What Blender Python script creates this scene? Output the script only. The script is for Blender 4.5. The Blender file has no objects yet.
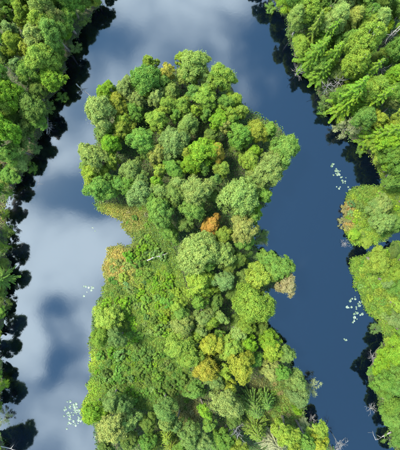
import bpy, math, random
import numpy as np
from mathutils import Vector

random.seed(7)
RS = np.random.RandomState(11)
PI = math.pi

# ------------------------------------------------------------------ camera, sky, sun, exposure
H = 80.0                      # flying height above the lake, metres
F = 429.0                     # focal length in photo pixels (photo is 400 x 450)
CU, CV = 200.0, 225.0         # photo centre: straight below the camera
scene = bpy.context.scene
cam_data = bpy.data.cameras.new('camera')
cam_data.sensor_fit = 'VERTICAL'
cam_data.sensor_height = 24.0
cam_data.lens = 24.0 * F / 450.0
cam_data.clip_start = 1.0
cam_data.clip_end = 6000.0
cam = bpy.data.objects.new('camera', cam_data)
scene.collection.objects.link(cam)
cam.location = (0, 0, H)
scene.camera = cam

SUN_EL = math.radians(60)
SUN_AZ = math.radians(-68)    # clockwise from +Y (photo up): the sun stands to the left, a little up
sun_dir = Vector((math.sin(SUN_AZ) * math.cos(SUN_EL), math.cos(SUN_AZ) * math.cos(SUN_EL), math.sin(SUN_EL)))

world = bpy.data.worlds.new('World')
scene.world = world
world.use_nodes = True
world.cycles.sampling_method = 'NONE'
nt = world.node_tree
for n in list(nt.nodes):
    nt.nodes.remove(n)


def N(tree, kind, **kw):
    n = tree.nodes.new(kind)
    for k, v in kw.items():
        setattr(n, k, v)
    return n


def math_node(tree, op, a, b=None, c=None, clamp=False):
    n = tree.nodes.new('ShaderNodeMath')
    n.operation = op
    n.use_clamp = clamp
    for i, s in enumerate((a, b, c)):
        if s is None:
            continue
        if isinstance(s, (int, float)):
            n.inputs[i].default_value = s
        else:
            tree.links.new(s, n.inputs[i])
    return n.outputs[0]


def build_world():
    L = nt.links.new
    out = N(nt, 'ShaderNodeOutputWorld')
    bg = N(nt, 'ShaderNodeBackground')
    bg.inputs['Strength'].default_value = 0.14
    sky = N(nt, 'ShaderNodeTexSky', sky_type='NISHITA')
    sky.sun_disc = False
    sky.sun_elevation = SUN_EL
    sky.sun_rotation = SUN_AZ
    sky.air_density = 1.0
    sky.dust_density = 0.15
    sky.ozone_density = 1.3
    # cloud layer: a flat deck high above, direction -> position on the deck
    co = N(nt, 'ShaderNodeTexCoord')
    sep = N(nt, 'ShaderNodeSeparateXYZ')
    L(co.outputs['Generated'], sep.inputs[0])
    z = math_node(nt, 'MAXIMUM', sep.outputs[2], 0.06)
    px = math_node(nt, 'DIVIDE', sep.outputs[0], z)
    py = math_node(nt, 'DIVIDE', sep.outputs[1], z)
    comb = N(nt, 'ShaderNodeCombineXYZ')
    L(px, comb.inputs[0]); L(py, comb.inputs[1])
    n1 = N(nt, 'ShaderNodeTexNoise')
    n1.inputs['Scale'].default_value = 6.5
    n1.inputs['Detail'].default_value = 4.0
    n1.inputs['Roughness'].default_value = 0.52
    n1.inputs['Distortion'].default_value = 0.35
    mp = N(nt, 'ShaderNodeMapping')
    mp.inputs['Location'].default_value = (3.1, 1.7, 0.4)
    L(comb.outputs[0], mp.inputs[0]); L(mp.outputs[0], n1.inputs['Vector'])
    n2 = N(nt, 'ShaderNodeTexNoise')
    n2.inputs['Scale'].default_value = 0.8
    n2.inputs['Detail'].default_value = 2.0
    mp2 = N(nt, 'ShaderNodeMapping')
    mp2.inputs['Location'].default_value = (7.3, 2.2, 0.0)
    L(comb.outputs[0], mp2.inputs[0]); L(mp2.outputs[0], n2.inputs['Vector'])
    dens = math_node(nt, 'MULTIPLY_ADD', n1.outputs[0], 2.1, -1.05)
    dens = math_node(nt, 'ADD', dens, math_node(nt, 'MULTIPLY_ADD', n2.outputs[0], 0.8, -0.42))
    wv = N(nt, 'ShaderNodeTexNoise')
    wv.inputs['Scale'].default_value = 12.0
    wv.inputs['Detail'].default_value = 4.0
    L(comb.outputs[0], wv.inputs['Vector'])
    ws = N(nt, 'ShaderNodeSeparateColor')
    L(wv.outputs['Color'], ws.inputs[0])
    px = math_node(nt, 'ADD', px, math_node(nt, 'MULTIPLY_ADD', ws.outputs[0], 0.08, -0.04))
    py = math_node(nt, 'ADD', py, math_node(nt, 'MULTIPLY_ADD', ws.outputs[1], 0.08, -0.04))
    # clouds and holes of the deck: photo-u, photo-v, radius (px), weight
    for (u, v, ru, rv, w) in CLOUDS:
        cx, cy = (u - CU) / F, -(v - CV) / F
        dx = math_node(nt, 'MULTIPLY', math_node(nt, 'SUBTRACT', px, cx), F / ru)
        dy = math_node(nt, 'MULTIPLY', math_node(nt, 'SUBTRACT', py, cy), F / rv)
        d2 = math_node(nt, 'ADD', math_node(nt, 'MULTIPLY', dx, dx), math_node(nt, 'MULTIPLY', dy, dy))
        g = math_node(nt, 'POWER', 2.718, math_node(nt, 'MULTIPLY', d2, -1.0))
        dens = math_node(nt, 'MULTIPLY_ADD', g, w, dens)
    mr = N(nt, 'ShaderNodeMapRange', interpolation_type='SMOOTHSTEP')
    mr.inputs['From Min'].default_value = -0.42
    mr.inputs['From Max'].default_value = 0.72
    mr.inputs['To Max'].default_value = 0.92
    L(dens, mr.inputs['Value'])
    mix = N(nt, 'ShaderNodeMix', data_type='RGBA')
    L(mr.outputs[0], mix.inputs['Factor'])
    tint = N(nt, 'ShaderNodeMix', data_type='RGBA', blend_type='MULTIPLY')
    tint.inputs['Factor'].default_value = 1.0
    L(sky.outputs[0], tint.inputs['A'])
    tint.inputs['B'].default_value = (0.80, 1.20, 1.26, 1)
    L(tint.outputs['Result'], mix.inputs['A'])
    mix.inputs['B'].default_value = (10.2, 12.6, 14.6, 1)
    L(mix.outputs['Result'], bg.inputs['Color'])
    L(bg.outputs[0], out.inputs['Surface'])


CLOUDS = [
    (30, 245, 75, 90, 0.50), (62, 155, 32, 28, 0.30), (42, 222, 30, 40, 0.16), (112, 240, 38, 26, 0.28),
    (30, 440, 120, 60, 0.22), (190, 8, 62, 30, 0.36), (92, 330, 16, 30, 0.42), (20, 335, 20, 34, 0.45),
    (80, 196, 44, 19, -1.35), (60, 303, 24, 12, -0.80), (46, 318, 16, 12, -0.28), (52, 336, 9, 16, -0.32), (54, 364, 8, 13, -0.95),
    (36, 384, 13, 9, -0.25), (112, 40, 30, 26, -0.45), (70, 108, 26, 22, -0.12), (283, 132, 26, 22, -0.22), (45, 268, 24, 12, -0.22),
    (440, 320, 210, 240, -0.95), (350, 80, 110, 120, -0.50), (235, 62, 34, 30, 0.14),
]
build_world()

sun_data = bpy.data.lights.new('sun', 'SUN')
sun_data.energy = 4.0
sun_data.angle = math.radians(13.0)
sun_data.color = (1.0, 0.95, 0.86)
sun = bpy.data.objects.new('sun', sun_data)
scene.collection.objects.link(sun)
sun.rotation_euler = sun_dir.to_track_quat('Z', 'Y').to_euler()
sun.location = sun_dir * 150

vs = scene.view_settings
vs.view_transform = 'Standard'
vs.look = 'None'
vs.exposure = 1.92
vs.gamma = 1.0
vs.use_curve_mapping = False
scene.cycles.use_light_tree = False
scene.cycles.adaptive_threshold = 0.03
scene.cycles.max_bounces = 3
scene.cycles.diffuse_bounces = 2
scene.cycles.transmission_bounces = 3
scene.cycles.sample_clamp_indirect = 6.0

COL = scene.collection


def at(u, v, z=0.0):
    """photo pixel -> world x, y of the point seen there at height z"""
    k = (H - z) / F
    return (u - CU) * k, -(v - CV) * k


# ------------------------------------------------------------------ materials
def new_mat(name):
    m = bpy.data.materials.new(name)
    m.use_nodes = True
    t = m.node_tree
    for n in list(t.nodes):
        t.nodes.remove(n)
    return m, t


def foliage_mat(name, attr=False, trans=0.38, var=0.30):
    m, t = new_mat(name)
    L = t.links.new
    out = N(t, 'ShaderNodeOutputMaterial')
    if attr:
        src = N(t, 'ShaderNodeAttribute', attribute_name='tint').outputs['Color']
    else:
        src = N(t, 'ShaderNodeObjectInfo').outputs['Color']
    geo = N(t, 'ShaderNodeNewGeometry')
    wn = N(t, 'ShaderNodeTexWhiteNoise', noise_dimensions='1D')
    L(geo.outputs['Random Per Island'], wn.inputs['W'])
    # soft patches of fresher and duller leaves through the crown
    tc = N(t, 'ShaderNodeNewGeometry')
    ns = N(t, 'ShaderNodeTexNoise')
    ns.inputs['Scale'].default_value = 0.9
    ns.inputs['Detail'].default_value = 2.0
    L(tc.outputs['Position'], ns.inputs['Vector'])
    hue = math_node(t, 'MULTIPLY_ADD', geo.outputs['Random Per Island'], 0.035, 0.4825)
    hue = math_node(t, 'ADD', hue, math_node(t, 'MULTIPLY_ADD', ns.outputs[0], -0.07, 0.035))
    val = math_node(t, 'MULTIPLY_ADD', wn.outputs['Value'], 2 * var, 1 - var)
    val = math_node(t, 'MULTIPLY', val, math_node(t, 'MULTIPLY_ADD', ns.outputs[0], 0.7, 0.65))
    hsv = N(t, 'ShaderNodeHueSaturation')
    L(src, hsv.inputs['Color']); L(hue, hsv.inputs['Hue']); L(val, hsv.inputs['Value'])
    p = N(t, 'ShaderNodeBsdfPrincipled')
    p.inputs['Roughness'].default_value = 0.7
    p.inputs['Specular IOR Level'].default_value = 0.12
    L(hsv.outputs[0], p.inputs['Base Color'])
    tr = N(t, 'ShaderNodeBsdfTranslucent')
    h2 = N(t, 'ShaderNodeHueSaturation')
    h2.inputs['Hue'].default_value = 0.49
    h2.inputs['Saturation'].default_value = 1.1
    h2.inputs['Value'].default_value = 1.15
    L(hsv.outputs[0], h2.inputs['Color']); L(h2.outputs[0], tr.inputs['Color'])
    mx = N(t, 'ShaderNodeMixShader')
    mx.inputs[0].default_value = trans
    L(p.outputs[0], mx.inputs[1]); L(tr.outputs[0], mx.inputs[2])
    L(mx.outputs[0], out.inputs['Surface'])
    return m


def bark_mat(name, c1, c2, scale=6.0):
    m, t = new_mat(name)
    L = t.links.new
    out = N(t, 'ShaderNodeOutputMaterial')
    p = N(t, 'ShaderNodeBsdfPrincipled')
    p.inputs['Roughness'].default_value = 0.85
    tc = N(t, 'ShaderNodeTexCoord')
    mp = N(t, 'ShaderNodeMapping')
    mp.inputs['Scale'].default_value = (1, 1, 0.35)
    L(tc.outputs['Object'], mp.inputs[0])
    ns = N(t, 'ShaderNodeTexNoise')
    ns.inputs['Scale'].default_value = scale
    ns.inputs['Detail'].default_value = 5
    L(mp.outputs[0], ns.inputs['Vector'])
    r = N(t, 'ShaderNodeValToRGB')
    r.color_ramp.elements[0].position = 0.38
    r.color_ramp.elements[0].color = (*c1, 1)
    r.color_ramp.elements[1].position = 0.62
    r.color_ramp.elements[1].color = (*c2, 1)
    L(ns.outputs[0], r.inputs[0]); L(r.outputs[0], p.inputs['Base Color'])
    bp = N(t, 'ShaderNodeBump')
    bp.inputs['Strength'].default_value = 0.5
    bp.inputs['Distance'].default_value = 0.03
    L(ns.outputs[0], bp.inputs['Height']); L(bp.outputs[0], p.inputs['Normal'])
    L(p.outputs[0], out.inputs['Surface'])
    return m


M_LEAF = foliage_mat('leaf')
M_NEEDLE = foliage_mat('needle', trans=0.2, var=0.25)
M_GRASS = foliage_mat('grass', attr=True, trans=0.3)
M_BARK = bark_mat('bark', (0.06, 0.045, 0.035), (0.16, 0.13, 0.10))
M_BIRCH = bark_mat('birch_bark', (0.10, 0.09, 0.08), (0.34, 0.31, 0.27))
M_DEAD = bark_mat('dead_wood', (0.10, 0.092, 0.08), (0.20, 0.185, 0.165))


def ground_mat():
    m, t = new_mat('ground')
    L = t.links.new
    out = N(t, 'ShaderNodeOutputMaterial')
    p = N(t, 'ShaderNodeBsdfPrincipled')
    p.inputs['Roughness'].default_value = 0.95
    geo = N(t, 'ShaderNodeNewGeometry')
    n1 = N(t, 'ShaderNodeTexNoise'); n1.inputs['Scale'].default_value = 0.45; n1.inputs['Detail'].default_value = 6
    n2 = N(t, 'ShaderNodeTexNoise'); n2.inputs['Scale'].default_value = 5.0; n2.inputs['Detail'].default_value = 8
    L(geo.outputs['Position'], n1.inputs['Vector']); L(geo.outputs['Position'], n2.inputs['Vector'])
    r1 = N(t, 'ShaderNodeValToRGB')
    e = r1.color_ramp.elements
    e[0].position = 0.35; e[0].color = (0.022, 0.032, 0.010, 1)
    e[1].position = 0.68; e[1].color = (0.04, 0.058, 0.013, 1)
    x = r1.color_ramp.elements.new(0.52); x.color = (0.042, 0.038, 0.017, 1)
    L(n1.outputs[0], r1.inputs[0])
    r2 = N(t, 'ShaderNodeValToRGB')
    r2.color_ramp.elements[0].position = 0.3; r2.color_ramp.elements[0].color = (0.45, 0.42, 0.4, 1)
    r2.color_ramp.elements[1].position = 0.7; r2.color_ramp.elements[1].color = (1.3, 1.25, 1.1, 1)
    L(n2.outputs[0], r2.inputs[0])
    mx = N(t, 'ShaderNodeMix', data_type='RGBA', blend_type='MULTIPLY')
    mx.inputs['Factor'].default_value = 1.0
    L(r1.outputs[0], mx.inputs['A']); L(r2.outputs[0], mx.inputs['B'])
    L(mx.outputs['Result'], p.inputs['Base Color'])
    bp = N(t, 'ShaderNodeBump'); bp.inputs['Distance'].default_value = 0.1
    L(n2.outputs[0], bp.inputs['Height']); L(bp.outputs[0], p.inputs['Normal'])
    L(p.outputs[0], out.inputs['Surface'])
    return m


def water_mat():
    m, t = new_mat('lake_water')
    L = t.links.new
    out = N(t, 'ShaderNodeOutputMaterial')
    p = N(t, 'ShaderNodeBsdfPrincipled')
    p.inputs['Base Color'].default_value = (0.0005, 0.0014, 0.0032, 1)
    p.inputs['Roughness'].default_value = 0.055
    p.inputs['IOR'].default_value = 1.86
    geo = N(t, 'ShaderNodeNewGeometry')
    n1 = N(t, 'ShaderNodeTexNoise'); n1.inputs['Scale'].default_value = 1.6; n1.inputs['Detail'].default_value = 3
    n1.inputs['Distortion'].default_value = 0.4
    L(geo.outputs['Position'], n1.inputs['Vector'])
    bp = N(t, 'ShaderNodeBump'); bp.inputs['Distance'].default_value = 0.02; bp.inputs['Strength'].default_value = 0.05
    L(n1.outputs[0], bp.inputs['Height']); L(bp.outputs[0], p.inputs['Normal'])
    L(p.outputs[0], out.inputs['Surface'])
    return m


def pad_mat():
    m, t = new_mat('lily_pad')
    L = t.links.new
    out = N(t, 'ShaderNodeOutputMaterial')
    p = N(t, 'ShaderNodeBsdfPrincipled')
    p.inputs['Roughness'].default_value = 0.35
    oi = N(t, 'ShaderNodeObjectInfo')
    r = N(t, 'ShaderNodeValToRGB')
    r.color_ramp.elements[0].color = (0.05, 0.08, 0.04, 1)
    r.color_ramp.elements[1].color = (0.12, 0.15, 0.10, 1)
    L(oi.outputs['Random'], r.inputs[0]); L(r.outputs[0], p.inputs['Base Color'])
    L(p.outputs[0], out.inputs['Surface'])
    return m


M_GROUND, M_WATER, M_PAD = ground_mat(), water_mat(), pad_mat()


# ------------------------------------------------------------------ mesh helpers
def mesh_np(name, co, faces_flat, nper, mat, attr=None, smooth=False):
    """mesh from numpy: co (n,3); faces_flat (m*nper)"""
    me = bpy.data.meshes.new(name)
    m = len(faces_flat) // nper
    me.vertices.add(len(co))
    me.vertices.foreach_set('co', np.asarray(co, np.float32).ravel())
    me.loops.add(len(faces_flat))
    me.loops.foreach_set('vertex_index', np.asarray(faces_flat, np.int32))
    me.polygons.add(m)
    me.polygons.foreach_set('loop_start', np.arange(m, dtype=np.int32) * nper)
    if smooth:
        me.polygons.foreach_set('use_smooth', np.ones(m, bool))
    if attr is not None:
        a = me.color_attributes.new('tint', 'FLOAT_COLOR', 'POINT')
        a.data.foreach_set('color', np.asarray(attr, np.float32).ravel())
    me.update(calc_edges=True)
    me.validate()
    me.materials.append(mat)
    return me


def leaves_mesh(name, pos, nrm, size, mat, aspect=0.62):
    """one rhombic leaf (quad) for each position, facing nrm, random spin"""
    n = len(pos)
    nrm = nrm / (np.linalg.norm(nrm, axis=1, keepdims=True) + 1e-9)
    r = RS.normal(size=(n, 3))
    t = np.cross(nrm, r)
    t /= np.linalg.norm(t, axis=1, keepdims=True) + 1e-9
    b = np.cross(nrm, t)
    s = (size * RS.uniform(0.7, 1.3, n))[:, None] if np.isscalar(size) else size[:, None]
    co = np.empty((n, 4, 3))
    bend = nrm * s * RS.uniform(-0.25, 0.1, n)[:, None]
    co[:, 0] = pos - t * s
    co[:, 1] = pos + b * s * aspect + bend
    co[:, 2] = pos + t * s
    co[:, 3] = pos - b * s * aspect + bend
    return mesh_np(name, co.reshape(-1, 3), np.arange(n * 4), 4, mat)


def sphere_dirs(n):
    v = RS.normal(size=(n, 3))
    return v / np.linalg.norm(v, axis=1, keepdims=True)


class Tubes:
    def __init__(self, seg=6):
        self.v, self.f, self.seg = [], [], seg

    def tube(self, pts, radii):
        seg = self.seg
        base = len(self.v)
        pts = [Vector(p) for p in pts]
        for i, (p, r) in enumerate(zip(pts, radii)):
            d = (pts[min(i + 1, len(pts) - 1)] - pts[max(i - 1, 0)]).normalized()
            ref = Vector((1, 0, 0)) if abs(d.x) < 0.8 else Vector((0, 1, 0))
            a = d.cross(ref).normalized()
            b = d.cross(a)
            for k in range(seg):
                an = 2 * PI * k / seg
                self.v.append(p + a * math.cos(an) * r + b * math.sin(an) * r)
        for i in range(len(pts) - 1):
            for k in range(seg):
                k2 = (k + 1) % seg
                self.f.append((base + i * seg + k, base + i * seg + k2, base + (i + 1) * seg + k2, base + (i + 1) * seg + k))
        self.f.append(tuple(base + k for k in range(seg))[::-1])
        self.f.append(tuple(base + (len(pts) - 1) * seg + k for k in range(seg)))

    def mesh(self, name, mat):
        me = bpy.data.meshes.new(name)
        me.from_pydata([tuple(v) for v in self.v], [], self.f)
        me.update()
        for p in me.polygons:
            p.use_smooth = True
        me.materials.append(mat)
        return me


def link(name, data, parent=None):
    o = bpy.data.objects.new(name, data)
    COL.objects.link(o)
    o.parent = parent
    return o


# ------------------------------------------------------------------ the shores (photo pixels, at water level)
LEFT_BANK = [(-400, -420), (60, -420), (100, -150), (118, -40), (104, -6), (95, 12), (83, 26), (73, 40), (67, 60), (61, 84),
             (51, 100), (49, 118), (40, 135), (33, 149), (27, 164), (24, 176), (14, 186), (9, 198), (5, 212), (8, 232),
             (4, 250), (10, 262), (12, 276), (5, 290), (7, 308), (1, 330), (-3, 350), (4, 378), (1, 395), (-3, 420),
             (2, 444), (6, 470), (0, 520), (40, 575), (100, 575), (100, 900), (-400, 900)]
ISLAND = [(90, 700), (100, 520), (98, 450), (97, 437), (97, 428), (85, 420), (84, 408), (89, 396), (91, 380), (93, 365), (92, 345),
          (93, 330), (97, 312), (104, 294), (106, 278), (105, 262), (109, 249), (120, 247), (130, 246), (137, 240),
          (128, 228), (118, 217), (104, 211), (97, 204), (92, 188), (90, 165), (93, 150), (97, 136), (94, 118),
          (102, 104), (112, 94), (126, 84), (140, 75), (154, 70), (172, 69), (190, 66), (208, 70), (225, 80), (235, 94),
          (243, 106), (255, 114), (270, 120), (283, 130), (288, 146), (285, 162), (277, 175), (271, 188), (264, 204),
          (254, 214), (250, 230), (252, 246), (258, 257), (272, 260), (282, 270), (280, 286), (262, 294), (266, 306),
          (266, 322), (276, 336), (286, 346), (291, 358), (293, 370), (298, 382), (302, 396), (303, 408), (307, 420),
          (320, 430), (328, 438), (336, 450), (340, 480), (345, 520), (350, 700)]
RIGHT_BANK = [(900, -420), (190, -420), (215, -150), (236, -45), (258, -18), (276, 6), (287, 20), (291, 46), (298, 66),
              (312, 82), (323, 98), (331, 111), (339, 127), (352, 139), (364, 149), (374, 160), (381, 172), (384, 181),
              (379, 188), (366, 188), (353, 190), (347, 200), (344, 212), (344, 222), (347, 236), (351, 244), (362, 245),
              (374, 242), (388, 236), (402, 228), (430, 222), (470, 220), (470, 232), (430, 235), (402, 241), (390, 248), (376, 253),
              (360, 255), (353, 260), (351, 268), (354, 280), (360, 295), (370, 310), (378, 320), (387, 333), (386, 342),
              (377, 352), (370, 366), (369, 380), (374, 392), (380, 405), (386, 418), (391, 430), (393, 445), (400, 470),
              (405, 520), (390, 575), (340, 575), (340, 900), (900, 900)]
SHORES = [np.array([at(u, v) for u, v in P]) for P in (LEFT_BANK, ISLAND, RIGHT_BANK)]


def jag(P, seed, amp=0.5, step=0.9):
    """roughen a shoreline with small bays"""
    rs = np.random.RandomState(seed)
    out = []
    n = len(P)
    for i in range(n):
        a, b = P[i], P[(i + 1) % n]
        d = b - a
        ln = np.hypot(*d)
        k = int(min(max(1, ln // step), 9))
        nn = np.array([-d[1], d[0]]) / (ln + 1e-9)
        for j in range(k):
            out.append(a + d * (j / k) + nn * (rs.uniform(-amp, amp) if (j or ln < 6) else 0))
    return np.array(out)


SHORES = [jag(P, 5 + i) for i, P in enumerate(SHORES)]


def sdf_poly(P, pts):
    """signed distance, positive inside"""
    n = len(P)
    inside = np.zeros(len(pts), bool)
    d2 = np.full(len(pts), 1e18)
    x, y = pts[:, 0], pts[:, 1]
    for i in range(n):
        a, b = P[i], P[(i + 1) % n]
        e = b - a
        w = pts - a
        t = np.clip((w @ e) / (e @ e + 1e-12), 0, 1)
        q = w - t[:, None] * e
        d2 = np.minimum(d2, (q * q).sum(1))
        c = (a[1] > y) != (b[1] > y)
        if abs(b[1] - a[1]) > 1e-12:
            inside ^= c & (x < (b[0] - a[0]) * (y - a[1]) / (b[1] - a[1]) + a[0])
    d = np.sqrt(d2)
    return np.where(inside, d, -d)


def land(pts):
    d = np.full(len(pts), -1e9)
    for P in SHORES:
        d = np.maximum(d, sdf_poly(P, pts))
    return d


LUT = {}


def land_at(pts):
    """distance to shore read from the ground grid"""
    fx = np.clip((pts[:, 0] + LUT['lx']) / LUT['st'], 0, LUT['nx'] - 1.001)
    fy = np.clip((pts[:, 1] + LUT['ly']) / LUT['st'], 0, LUT['ny'] - 1.001)
    i, j = fx.astype(int), fy.astype(int)
    a, b = fx - i, fy - j
    D = LUT['D']
    return (D[j, i] * (1 - a) + D[j, i + 1] * a) * (1 - b) + (D[j + 1, i] * (1 - a) + D[j + 1, i + 1] * a) * b


def height(pts, d=None):
    if d is None:
        d = land_at(pts)
    x, y = pts[:, 0], pts[:, 1]
    bump = 0.10 * np.sin(x * 0.9 + 1.3) * np.sin(y * 0.8 - 0.4) + 0.06 * np.sin(x * 2.1) * np.cos(y * 1.7 + 1)
    up = 0.16 * (1 - np.exp(-np.maximum(d, 0) / 0.5)) + 0.5 * (1 - np.exp(-np.maximum(d, 0) / 6.0))
    up = up + bump * np.clip(d / 3, 0, 1) * 0.8
    dn = -1.5 * (1 - np.exp(-np.maximum(-d, 0) / 4.0))
    return np.where(d > 0, up, dn)


# ------------------------------------------------------------------ ground (one sheet to the horizon) and water
def axis(lim, step, far):
    a = list(np.arange(-lim, lim + 1e-6, step))
    s, x = step, lim
    ext = []
    while x < far:
        s *= 1.35
        x += s
        ext.append(x)
    return np.array([-e for e in ext[::-1]] + a + ext)


gx, gy = axis(52, 0.4, 2500), axis(60, 0.4, 2500)
X, Y = np.meshgrid(gx, gy)
pts = np.stack([X.ravel(), Y.ravel()], 1)
nx, ny = len(gx), len(gy)
DL = land(pts)
cx_, cy_ = np.abs(gx) <= 52.001, np.abs(gy) <= 60.001
LUT.update(lx=52.0, ly=60.0, st=0.4, nx=int(cx_.sum()), ny=int(cy_.sum()), D=DL.reshape(ny, nx)[np.ix_(cy_, cx_)])
Z = height(pts, DL)
ii = (np.arange(ny - 1)[:, None] * nx + np.arange(nx - 1)[None, :]).ravel()
faces = np.stack([ii, ii + 1, ii + nx + 1, ii + nx], 1).ravel()
ground = link('ground', mesh_np('ground', np.column_stack([pts, Z]), faces, 4, M_GROUND, smooth=True))
ground['kind'] = 'structure'
ground['label'] = 'forest floor and marshy shores around the dark lake'

# ------------------------------------------------------------------ colours of foliage (base colours)
TINT = {
    'g': (0.098, 0.182, 0.026), 'l': (0.150, 0.216, 0.024), 'b': (0.116, 0.216, 0.014), 'y': (0.190, 0.224, 0.024),
    'p': (0.148, 0.208, 0.046), 'd': (0.078, 0.125, 0.020), 't': (0.112, 0.178, 0.042), 'o': (0.290, 0.190, 0.036),
    'k': (0.178, 0.208, 0.045), 'n': (0.205, 0.190, 0.072), 'w': (0.205, 0.235, 0.110), 'a': (0.215, 0.208, 0.026),
    'c': (0.255, 0.215, 0.028),
}
WORD = {'g': 'mid-green', 'l': 'yellow-green', 'b': 'bright-green', 'y': 'olive-yellow', 'p': 'pale-green', 'd': 'dark-green',
        't': 'bluish-green', 'o': 'orange', 'k': 'straw-tinged', 'n': 'tan', 'a': 'golden', 'c': 'amber', 'w': 'grey-green'}


# ------------------------------------------------------------------ prototypes of trees
def broadleaf(R, h, cz, n_puff, n_leaf, leaf, bark, fuzz=0.3, power=0.62, puff=1.0):
    """(trunk mesh, crown mesh): a domed crown, widest low down, of soft leafy sprays around limb ends"""
    hc = h - cz
    zb = -0.62 * cz                      # lower rim of the crown, below hc
    ph = RS.uniform(0, 2 * PI, 4)
    am = RS.uniform(0.06, 0.17, 4)

    def rim(t, a):                       # crown radius at height t (0 rim .. 1 top) and azimuth a
        w = 1 + am[0] * math.sin(2 * a + ph[0]) + am[1] * math.sin(3 * a + ph[1]) + 0.7 * am[2] * math.sin(5 * a + ph[2] + 4 * t)
        return R * w * (1 - t ** 1.9) ** power * (0.72 + 0.28 * min(1, t / 0.22))

    cs = []
    tries = 0
    while len(cs) < n_puff and tries < 5000:
        tries += 1
        t = RS.rand() ** 0.85
        a = RS.uniform(0, 2 * PI)
        rp = R * RS.uniform(0.13, 0.27) * puff
        k = RS.uniform(0.86, 1.0) if RS.rand() < 0.8 else RS.uniform(0.3, 0.8)
        rad = max(rim(t, a) * k - 0.55 * rp, 0)
        c = np.array([rad * math.cos(a), rad * math.sin(a), zb + (h - hc - zb) * t - 0.55 * rp])
        if any(np.linalg.norm(c - q) < 0.5 * (rp + s) * (1.0 if tries < 2500 else 0.7) for q, s in cs):
            continue
        cs.append((c, rp))
    tot = sum(s * s for _, s in cs)
    pts, nr = [], []
    ctr = np.array([0, 0, zb * 0.6])
    for c, rp in cs:
        n = int(n_leaf * rp * rp / tot)
        out = c - ctr
        out = out / (np.linalg.norm(out) + 1e-6) + np.array([0, 0, 0.35])
        out /= np.linalg.norm(out)
        n1 = int(n * (1 - fuzz))
        nsub = 11
        sd = sphere_dirs(nsub) + 0.5 * out
        sd /= np.linalg.norm(sd, axis=1, keepdims=True)
        sub = c + sd * rp * RS.uniform(0.45, 0.85, nsub)[:, None]
        idx = RS.randint(0, nsub, n1)
        ld = sphere_dirs(n1) + 0.4 * sd[idx]
        ld /= np.linalg.norm(ld, axis=1, keepdims=True)
        pts.append(sub[idx] + ld * rp * RS.uniform(0.12, 0.46, n1)[:, None])
        nr.append(ld * 0.55 + 0.6 * out + RS.normal(size=(n1, 3)) * 0.45)
        n2 = n - n1                      # loose sprays reaching past the clump
        d = sphere_dirs(n2) + 0.45 * out
        d /= np.linalg.norm(d, axis=1, keepdims=True)
        q = c + d * rp * (0.62 + 0.34 * np.abs(RS.normal(size=n2)))[:, None]
        pts.append(q)
        nr.append(d * 0.5 + 0.6 * out + RS.normal(size=(n2, 3)) * 0.5)
    ni = n_leaf // 9                     # inner foliage
    d = sphere_dirs(ni)
    pts.append(d * np.array([R, R, cz]) * RS.uniform(0.2, 0.62, ni)[:, None] * 0.9)
    nr.append(d + RS.normal(size=(ni, 3)))
    p = np.concatenate(pts) + np.array([0, 0, hc])
    crown = leaves_mesh('crown', p, np.concatenate(nr), leaf, M_LEAF, aspect=0.55)
    tb = Tubes(7)
    lean = RS.uniform(-0.25, 0.25, 2)
    top = hc + 0.2 * cz
    prof = [(0, 0, -0.25)] + [(lean[0] * k + 0.05 * math.sin(5 * k), lean[1] * k + 0.05 * math.cos(4 * k), top * k) for k in (0.12, 0.35, 0.6, 0.8, 1.0)]
    r0 = 0.05 + 0.018 * h
    tb.tube(prof, [r0 * 1.5, r0, r0 * 0.8, r0 * 0.6, r0 * 0.4, r0 * 0.15])
    for c, rp in cs:
        if RS.rand() < 0.45:
            e = Vector((c[0] * 0.85, c[1] * 0.85, c[2] + hc - 0.3 * rp))
            k = min(max((e.z - RS.uniform(0.5, 1.4)) / top, 0.25), 0.9)
            a = Vector((lean[0] * k, lean[1] * k, top * k))
            mid = a.lerp(e, 0.5) + Vector((0, 0, 0.18 * rp))
            tb.tube([a, mid, e], [r0 * 0.3, r0 * 0.2, r0 * 0.06])
    return tb.mesh('trunk', bark), crown


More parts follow.
